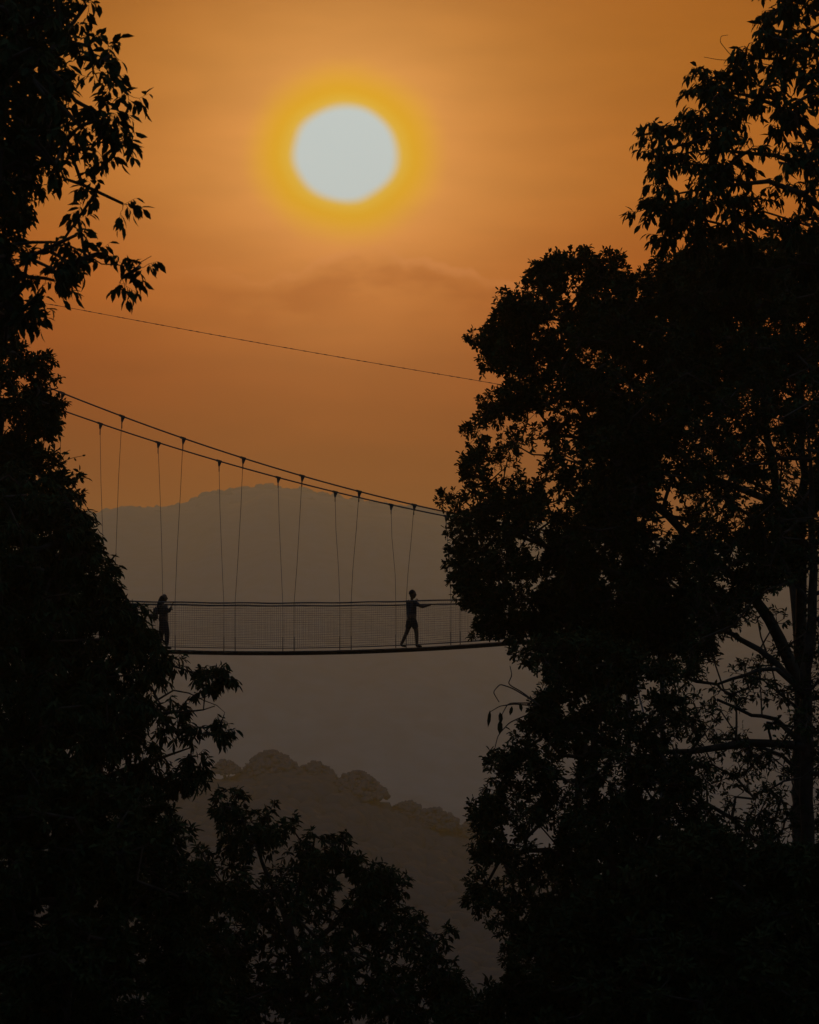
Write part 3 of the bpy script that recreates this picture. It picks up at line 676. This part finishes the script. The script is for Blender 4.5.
# hangers with their clamps
for s in (S0, S1):      # end towers: two posts, cross beams, braces, a landing
    t = Tubes(8); p = []
    for sg in (-1, 1):
        zf = zA if sg < 0 else zB; q = bpt(s, sg*WT, zf(s)+.15); g = Vector((q.x, q.y, float(height(q.x, q.y))-.5))
        t.add([g, q], .075); p.append((g, q))
    for k in range(9):
        f0, f1 = k/9, (k+1)/9; a0 = p[0][0].lerp(p[0][1], f0); b1 = p[1][0].lerp(p[1][1], f1); a1 = p[0][0].lerp(p[0][1], f1)
        t.add([a0, b1], .03); t.add([a1, b1], .04)
    t.build('tower', MT['steel'], bridge)
tops = [(100, 122), (158, 183), (219, 243), (278, 302), (335, 359), (391, 414), (446, 468), (500, 522), (553, 575), (605, 627), (40, 62), (-20, 2)]
rsh = random.Random(4)
for pB, pA in tops:
    for px, off, zf, wd, sh in ((pB, WT, zB, WD, 5), (pA, -WT, zA, -WD, -8)):
        s = bpos(px, off); s2 = bpos(px+sh, wd)
        a = bpt(s, off, zf(s)-.02); b = bpt(s2, wd, zD(s2)-.02); r2 = zR2 if off > 0 else zR1
        mid = a.lerp(b, .5)+Vector((rsh.uniform(-.03, .03), 0, 0)); kn = bpt(s2, wd, r2(s2))
        t = Tubes(5)
        t.add([a, a.lerp(kn, .33)+Vector((rsh.uniform(-.025, .025), 0, 0)), a.lerp(kn, .7)+Vector((rsh.uniform(-.025, .025), 0, 0)), kn+NF*math.copysign(.02, wd), b], .0072)
        h = t.build('hanger', MT['steel'], bridge)
        # clamp: saddle over the cable with two plates tapering to the eye
        bm = bmesh.new()
        sl = math.atan((zf(s+.1)-zf(s-.1))/.2)
        rot = Matrix.Rotation(PHI, 3, 'Z') @ Matrix.Rotation(-sl, 3, 'Y')
        box(bm, bpt(s, off, zf(s)), (.16, .06, .06), rot)
        vs_ = box(bm, bpt(s, off, zf(s)-.10), (.11, .04, .14), rot)
        for v in vs_:
            if v.co.z < zf(s)-.12: v.co = bpt(s, off, v.co.z).lerp(v.co, .35)
        # turnbuckle tail
        box(bm, a.lerp(b, .02)+Vector((0, 0, -.085)), (.028, .028, .2))
        bmobj('clamp', bm, MT['steel'], h, bevel=.004)
        # lower tie: short thicker rod through the rail to the deck
        t = Tubes(5); t.add([bpt(s2, wd*1.05, zD(s2)+.02), bpt(s2, wd*1.05, zD(s2)+.42)], .014); t.build('tie_rod', MT['steel'], h)
# thin guy wire high above
t = Tubes(5); pts = []
for i in range(60):
    f = i/59; x = -60+f*620; y = 286+f*112+ math.sin(f*math.pi)*2
    y = np.interp(x, [-60, 60, 480, 560], [287, 306, 381, 395])+4*math.sin(max(0, min(1, (x-60)/420))*math.pi)*.35
    pts.append(at(x, y, 62))
t.add(pts, .008)
rsb = random.Random(3)
for i in range(6, 54): 
    a = Vector(pts[i]); b = Vector(pts[i+1]); q = a.lerp(b, rsb.random()); d = (b-a).normalized()
    t.add([q-d*.05, q+d*.05], [.014, .013])
o = t.build('overhead_wire', MT['steel']); tag(o, 'single thin sagging wire crossing the sky above the bridge cables', 'wire')

# ------------------------------------------------------------------ people
def skin_mesh(joints, edges, sub=2):
    me = bpy.data.meshes.new('tmp'); names = list(joints)
    me.from_pydata([joints[n][0] for n in names], [(names.index(a), names.index(b)) for a, b in edges], [])
    ob = bpy.data.objects.new('tmp', me); col.objects.link(ob)
    md = ob.modifiers.new('skin', 'SKIN'); md.use_smooth_shade = True; md.branch_smoothing = .4
    sv = me.skin_vertices[0].data
    for i, n in enumerate(names):
        r_ = joints[n][1]; sv[i].radius = (r_, r_) if not isinstance(r_, tuple) else r_
    sv[0].use_root = True
    m2 = ob.modifiers.new('sub', 'SUBSURF'); m2.levels = sub; m2.render_levels = sub
    dg = C.evaluated_depsgraph_get(); dg.update()
    out = bpy.data.meshes.new_from_object(ob.evaluated_get(dg))
    bpy.data.objects.remove(ob); return out
def to_bm(bm, me, M4=None):
    if M4: me.transform(M4)
    bm.from_mesh(me)
def head_bm(bm, c, r=.093, tilt=0):
    """skull with jaw, brow, nose, lips, ears and eyes; faces +x"""
    b2 = bmesh.new(); bmesh.ops.create_uvsphere(b2, u_segments=32, v_segments=24, radius=1)
    for v in b2.verts:
        x, y, z = v.co
        w_ = 1-.28*max(0, -z)**1.2 - .05*max(0, x)
        X = x*1.0; Yy = y*.80*w_; Z = z*1.28
        if z < 0: X = x*(1-.12*(-z))+.12*(-z)*(x > 0)
        nose = math.exp(-((y/.13)**2)-((z+.12)/.2)**2) if x > .5 else 0
        X += nose*.2*(1.2 if z < -.05 else .8)
        for sy in (-.33, .33):
            if x > .4: X -= .08*math.exp(-((y-sy)/.15)**2-((z-.07)/.1)**2)
        if x > .4:
            X += .05*math.exp(-((z-.24)/.08)**2)*math.exp(-(y/.5)**2)
            X += .05*math.exp(-((y/.25)**2)-((z+.45)/.07)**2)
            X += .07*math.exp(-((y/.25)**2)-((z+.8)/.12)**2)
        v.co = (X, Yy, Z)
    for sy in (-1, 1):
        r_ = bmesh.ops.create_uvsphere(b2, u_segments=10, v_segments=8, radius=1)
        bmesh.ops.transform(b2, matrix=Matrix.Translation((-.02, sy*.80, -.02)) @ Matrix.Rotation(sy*.3, 4, 'Z') @ Matrix.Diagonal((.16, .07, .27, 1)), verts=r_['verts'])
        r_ = bmesh.ops.create_uvsphere(b2, u_segments=10, v_segments=8, radius=.11)
        bmesh.ops.translate(b2, vec=(.80, sy*.31, .06), verts=r_['verts'])
    me = bpy.data.meshes.new('h'); b2.to_mesh(me); b2.free()
    to_bm(bm, me, Matrix.Translation(c) @ Matrix.Rotation(tilt, 4, 'Y') @ Matrix.Scale(r, 4))
def hand(bm, wrist, dirv, palm_n, curl=.3, s=1.0, thumb=1):
    """palm and five bent fingers of unequal length"""
    d = Vector(dirv).normalized(); n = Vector(palm_n).normalized(); sd_ = d.cross(n).normalized(); w0 = Vector(wrist)
    J = {'w': (w0, .024*s), 'p': (w0+d*.045*s, (.036*s, .017*s)), 'k': (w0+d*.08*s, (.038*s, .014*s))}
    to_bm(bm, skin_mesh(J, [('w', 'p'), ('p', 'k')], 1))
    for i, (lat, ln) in enumerate(((-.030, .066), (-.010, .076), (.010, .071), (.029, .055))):
        b0 = w0+d*.07*s+sd_*lat*s; pts = [b0]; cur = d.copy()
        for seg, f in enumerate((.45, .32, .23)):
            cur = (cur+n*curl*(.6+.5*seg)).normalized(); pts.append(pts[-1]+cur*ln*s*f)
        J = {str(k): (p, (.0095-.0012*k)*s) for k, p in enumerate(pts)}
        to_bm(bm, skin_mesh(J, [('0', '1'), ('1', '2'), ('2', '3')], 1))
    b0 = w0+d*.025*s-sd_*.022*s*thumb; c = (d*.7-sd_*.7*thumb+n*.25).normalized()
    p1 = b0+c*.035*s; p2 = p1+(c+d*.5+n*curl).normalized()*.03*s; p3 = p2+(d+n*curl).normalized()*.024*s
    J = {'0': (b0, .013*s), '1': (p1, .0115*s), '2': (p2, .010*s), '3': (p3, .008*s)}
    to_bm(bm, skin_mesh(J, [('0', '1'), ('1', '2'), ('2', '3')], 1))
def place(root, bm, name, m_):
    me = bpy.data.meshes.new(name); bm.to_mesh(me); bm.free()
    me.polygons.foreach_set('use_smooth', [True]*len(me.polygons))
    return link(name, me, m_, root, keep=False)
def sk(J, E, sub=2):
    bm = bmesh.new(); to_bm(bm, skin_mesh(J, E, sub)); return bm

def man(px):
    s = bpos(px, 0); root = empty('person', bpt(s, -.08, zD(s)+.02), PHI)
    tag(root, 'man in dark shirt and shorts walking along the bridge, one arm pointing ahead', 'person')
    V3 = Vector
    J = {'pel': (V3((.0, 0, .90)), (.12, .115)), 'wai': (V3((.0, 0, 1.05)), (.155, .15)), 'che': (V3((-.01, 0, 1.24)), (.16, .165)), 'sho': (V3((-.01, 0, 1.37)), (.10, .14)),
         'nec': (V3((.005, 0, 1.45)), .058), 'hd': (V3((.02, 0, 1.53)), .055),
         'hl': (V3((-.02, .09, .86)), .108), 'kl': (V3((-.115, .10, .48)), .068), 'al': (V3((-.285, .10, .115)), .046), 'hel': (V3((-.31, .10, .07)), .036), 'tl': (V3((-.13, .11, .035)), .032),
         'hr': (V3((.02, -.09, .86)), .108), 'kr': (V3((.125, -.09, .48)), .068), 'ar': (V3((.14, -.09, .10)), .046), 'her': (V3((.12, -.09, .05)), .036), 'tr': (V3((.30, -.10, .03)), .03),
         'sr': (V3((.0, -.19, 1.36)), .066), 'er': (V3((.27, -.24, 1.22)), .054), 'wr': (V3((.56, -.22, 1.30)), .032),
         'sl': (V3((.0, .19, 1.36)), .066), 'el': (V3((.13, .25, 1.12)), .044), 'wl': (V3((.19, .16, 1.36)), .028)}
    E = [('pel', 'wai'), ('wai', 'che'), ('che', 'sho'), ('sho', 'nec'), ('nec', 'hd'), ('pel', 'hl'), ('hl', 'kl'), ('kl', 'al'), ('al', 'hel'), ('hel', 'tl'),
         ('pel', 'hr'), ('hr', 'kr'), ('kr', 'ar'), ('ar', 'her'), ('her', 'tr'), ('sho', 'sr'), ('sr', 'er'), ('er', 'wr'), ('sho', 'sl'), ('sl', 'el'), ('el', 'wl')]
    bm = sk(J, E)
    head_bm(bm, (.035, 0, 1.60), .102)
    hand(bm, (.56, -.22, 1.30), (1, .02, .02), (0, 0, -1), .12, 1.0)
    hand(bm, (.19, .16, 1.36), (.15, -.2, 1), (-.2, -1, 0), .5, 1.0)
    place(root, bm, 'body', MT['skin'])
    g = .018
    K = {k: (v[0], tuple(a+g for a in v[1]) if isinstance(v[1], tuple) else v[1]+g) for k, v in J.items()}
    K['mr'] = (K['sr'][0].lerp(K['er'][0], .75), .062); K['ml'] = (K['sl'][0].lerp(K['el'][0], .75), .062)
    K['top'] = (V3((0, 0, 1.415)), (.075, .085))
    K['hem'] = (V3((0, 0, .82)), (.15, .15)); K['pel'] = (V3((0, 0, .93)), (.155, .15))
    nm = ['che', 'hem', 'pel', 'wai', 'sho', 'top', 'sr', 'mr', 'sl', 'ml']
    place(root, sk({k: K[k] for k in nm}, [('hem', 'pel'), ('pel', 'wai'), ('wai', 'che'), ('che', 'sho'), ('sho', 'top'), ('sho', 'sr'), ('sr', 'mr'), ('sho', 'sl'), ('sl', 'ml')]), 'shirt', MT['shirt'])
    K['pel'] = (V3((0, 0, .90)), (.14, .14)); K['wst'] = (V3((0, 0, 1.03)), (.135, .135)); K['hl'] = (K['hl'][0], .125); K['hr'] = (K['hr'][0], .125)
    K['ml'] = (J['hl'][0].lerp(J['kl'][0], .85), .098); K['mr'] = (J['hr'][0].lerp(J['kr'][0], .85), .098)
    place(root, sk({k: K[k] for k in ['wst', 'pel', 'hl', 'ml', 'hr', 'mr']}, [('wst', 'pel'), ('pel', 'hl'), ('hl', 'ml'), ('pel', 'hr'), ('hr', 'mr')]), 'shorts', MT['cloth'])
    for a, b, c in (('al', 'hel', 'tl'), ('ar', 'her', 'tr')):
        place(root, sk({'a': (J[a][0]-V3((0, 0, .02)), .045), 'b': (J[b][0], .044), 'c': (J[b][0].lerp(J[c][0], .6), .042), 'd': (J[c][0], .036)}, [('a', 'b'), ('b', 'c'), ('c', 'd')]), 'shoe', MT['shoe'])
    bm = bmesh.new(); bmesh.ops.create_uvsphere(bm, u_segments=28, v_segments=20, radius=.109)
    for v in bm.verts:
        v.co = Vector((v.co.x*1.0-.012, v.co.y*.86, v.co.z*1.2)) + Vector((random.Random(int(v.co.x*1e4)).uniform(-.003, .003),)*3)
    bmesh.ops.delete(bm, geom=[v for v in bm.verts if v.co.z < -.02+.9*max(0, v.co.x+.02) and v.co.z < .09 or v.co.z < -.06], context='VERTS')
    bmesh.ops.translate(bm, vec=(.03, 0, 1.615), verts=bm.verts)
    place(root, bm, 'hair', MT['hair'])
man(411)
bpy.data.objects['person'].scale = (.975,)*3

def woman(px):
    s = bpos(px, 0); root = empty('person', bpt(s, -.05, zD(s)+.02), PHI)
    tag(root, 'long-haired woman in dark clothes standing at the left end of the bridge holding its rail', 'person')
    V3 = Vector
    J = {'pel': (V3((.0, 0, .84)), (.12, .125)), 'wai': (V3((.01, 0, .98)), (.125, .12)), 'che': (V3((.0, 0, 1.14)), (.135, .14)), 'sho': (V3((-.01, 0, 1.25)), (.085, .12)),
         'nec': (V3((.0, 0, 1.325)), .048), 'hd': (V3((.015, 0, 1.40)), .05),
         'hl': (V3((.0, .08, .79)), .105), 'kl': (V3((-.05, .085, .44)), .068), 'al': (V3((-.11, .085, .10)), .044), 'hel': (V3((-.13, .085, .05)), .034), 'tl': (V3((.03, .09, .03)), .028),
         'hr': (V3((.03, -.08, .79)), .105), 'kr': (V3((.10, -.08, .44)), .068), 'ar': (V3((.09, -.08, .10)), .044), 'her': (V3((.07, -.08, .05)), .034), 'tr': (V3((.23, -.09, .03)), .028),
         'sr': (V3((.0, -.165, 1.24)), .048), 'er': (V3((.12, -.30, 1.06)), .05), 'wr': (V3((.19, -.38, 1.23)), .025),
         'sl': (V3((.0, .165, 1.24)), .048), 'el': (V3((.10, .24, 1.02)), .05), 'wl': (V3((.22, .36, 1.16)), .025)}
    E = [('pel', 'wai'), ('wai', 'che'), ('che', 'sho'), ('sho', 'nec'), ('nec', 'hd'), ('pel', 'hl'), ('hl', 'kl'), ('kl', 'al'), ('al', 'hel'), ('hel', 'tl'),
         ('pel', 'hr'), ('hr', 'kr'), ('kr', 'ar'), ('ar', 'her'), ('her', 'tr'), ('sho', 'sr'), ('sr', 'er'), ('er', 'wr'), ('sho', 'sl'), ('sl', 'el'), ('el', 'wl')]
    bm = sk(J, E)
    head_bm(bm, (.03, 0, 1.465), .088)
    hand(bm, (.19, -.38, 1.23), (.3, -.1, 1), (.9, -.2, -.2), .8, .92)
    hand(bm, (.22, .36, 1.16), (.6, .4, .1), (0, .2, -1), .6, .92)
    place(root, bm, 'body', MT['skin'])
    g = .014
    K = {k: (v[0], tuple(a+g for a in v[1]) if isinstance(v[1], tuple) else v[1]+g) for k, v in J.items()}
    K['mr'] = (K['er'][0].lerp(K['wr'][0], .8), .036); K['ml'] = (K['el'][0].lerp(K['wl'][0], .8), .036); K['top'] = (V3((0, 0, 1.295)), (.06, .07))
    K['hem'] = (V3((.01, 0, .76)), (.12, .13)); K['pel'] = (K['pel'][0], (.145, .15))
    place(root, sk({k: K[k] for k in ['che', 'hem', 'pel', 'wai', 'sho', 'top', 'sr', 'er', 'mr', 'sl', 'el', 'ml']},
          [('hem', 'pel'), ('pel', 'wai'), ('wai', 'che'), ('che', 'sho'), ('sho', 'top'), ('sho', 'sr'), ('sr', 'er'), ('er', 'mr'), ('sho', 'sl'), ('sl', 'el'), ('el', 'ml')]), 'shirt', MT['cloth'])
    place(root, sk({k: (K[k][0], K[k][1]) for k in ['wai', 'pel', 'hl', 'kl', 'al', 'hr', 'kr', 'ar']}, [('wai', 'pel'), ('pel', 'hl'), ('hl', 'kl'), ('kl', 'al'), ('pel', 'hr'), ('hr', 'kr'), ('kr', 'ar')]), 'trousers', MT['cloth'])
    for a, b, c in (('al', 'hel', 'tl'), ('ar', 'her', 'tr')):
        place(root, sk({'a': (J[a][0]-V3((0, 0, .03)), .042), 'b': (J[b][0], .042), 'c': (J[b][0].lerp(J[c][0], .6), .038), 'd': (J[c][0], .033)}, [('a', 'b'), ('b', 'c'), ('c', 'd')]), 'shoe', MT['shoe'])
    # long hair: cap and a fall down the back
    place(root, sk({'a': (V3((.02, 0, 1.50)), .098), 'b': (V3((-.035, 0, 1.46)), (.09, .09)), 'c': (V3((-.075, 0, 1.34)), (.07, .095)), 'd': (V3((-.105, 0, 1.20)), (.05, .10)), 'e': (V3((-.12, 0, 1.07)), (.03, .08)), 'f': (V3((-.12, .01, .99)), (.012, .04))},
          [('a', 'b'), ('b', 'c'), ('c', 'd'), ('d', 'e'), ('e', 'f')]), 'hair', MT['hair'])
    # backpack on her back: a thing of its own
    b = empty('backpack', root.location+Vector((0, 0, .8)), PHI); tag(b, 'dark bulging backpack worn by the long-haired woman on the bridge', 'backpack')
    bm = bmesh.new(); vs_ = box(bm, (-.235, 0, .22), (.17, .28, .40))
    for v in bm.verts:
        if v.co.z > .3: v.co.x = -.235+(v.co.x+.235)*.6+.02; v.co.y *= .8
    bmesh.ops.bevel(bm, geom=bm.edges[:], offset=.045, segments=4, affect='EDGES'); place(b, bm, 'pack', MT['cloth'])
    bm = bmesh.new(); box(bm, (-.345, 0, .13), (.06, .20, .18)); bmesh.ops.bevel(bm, geom=bm.edges[:], offset=.02, segments=3, affect='EDGES'); place(b, bm, 'front_pocket', MT['shirt'])
    for sy in (-.1, .1):
        place(b, sk({'0': (V3((-.16, sy, .40)), .016), '1': (V3((-.05, sy, .50)), .014), '2': (V3((.08, sy*1.1, .44)), .014), '3': (V3((.12, sy*1.2, .30)), .013), '4': (V3((.03, sy*1.6, .14)), .012), '5': (V3((-.14, sy*1.3, .06)), .012)},
              [('0', '1'), ('1', '2'), ('2', '3'), ('3', '4'), ('4', '5')], 1), 'strap', MT['shoe'])
woman(163)

# ------------------------------------------------------------------ vines
def vine(name, label, Y, strands, leafy=(), r_=.004):
    p0 = at(strands[0][0][0], strands[0][0][1], Y); e = empty(name, p0); tag(e, label, 'vine')
    t = Tubes(5)
    for st in strands:
        P = np.array(st, float); n = len(P); tt = np.linspace(0, n-1, n*8)
        xs = np.interp(tt, range(n), P[:, 0]); ys = np.interp(tt, range(n), P[:, 1])
        k = np.array([1, 2, 3, 4, 3, 2, 1.]); k /= k.sum()
        xs[3:-3] = np.convolve(xs, k, 'valid'); ys[3:-3] = np.convolve(ys, k, 'valid')
        t.add([at(x, y, Y+.3*math.sin(i*.15)) for i, (x, y) in enumerate(zip(xs, ys))], np.linspace(r_*1.3, r_*.7, len(xs)))
    t.build('stem', MT['bark'], e)
    if leafy:
        B = []; Dv = []; Ln = []; Wd = []
        for (x, y, dx, dy, ln, wd) in leafy:
            B.append(at(x, y, Y)); Dv.append(Vector((dx, .1, -dy)).normalized()); Ln.append(ln*Y/F); Wd.append(wd*Y/F)
        V, fl = leaves(np.array(B), np.array(Dv), np.tile([.2, -1., .1], (len(B), 1)), np.array(Ln), np.array(Wd), fold=.1, curl=.05)
        link('foliage', np_mesh('foliage', V, fl), MT['leaf'], e)
vine('climbing_vine', 'curling thin vine with hanging narrow leaves under the bridge beside the right-hand crown', 37,
     [[(540, 706), (522, 692), (508, 684), (512, 675), (510, 666)], [(532, 700), (512, 688), (500, 684), (493, 692), (499, 702)], [(536, 706), (515, 704), (500, 706), (490, 712)], [(534, 712), (510, 722), (498, 735), (494, 752)], [(532, 703), (508, 703), (499, 720)]],
     [(490, 710, -.1, 1, 18, 4), (500, 712, .1, 1, 12, 5), (500, 720, .0, 1, 15, 6), (512, 706, -.2, 1, 10, 4), (520, 703, .2, 1, 9, 4)], .011)
vine('climbing_vine', 'hooked bare tendril curling into the sky beside the upper right tree', 27,
     [[(775, 66), (742, 60), (720, 60), (704, 57)], [(745, 60.5), (733, 57), (728, 52), (720, 42), (721, 36), (728, 35)], [(750, 61), (740, 64), (724, 66)]], [], .005)
vine('climbing_vine', 'thin bare twig poking out of the fine-leaved left tree below the bridge cables', 34,
     [[(50, 470), (62, 462), (72, 458), (82, 456)], [(60, 463), (66, 452), (70, 450)]],
     [(82, 456, 1, -.3, 4, 2), (74, 458, .6, .8, 4, 2), (68, 460, .5, -1, 4, 2)], .006)
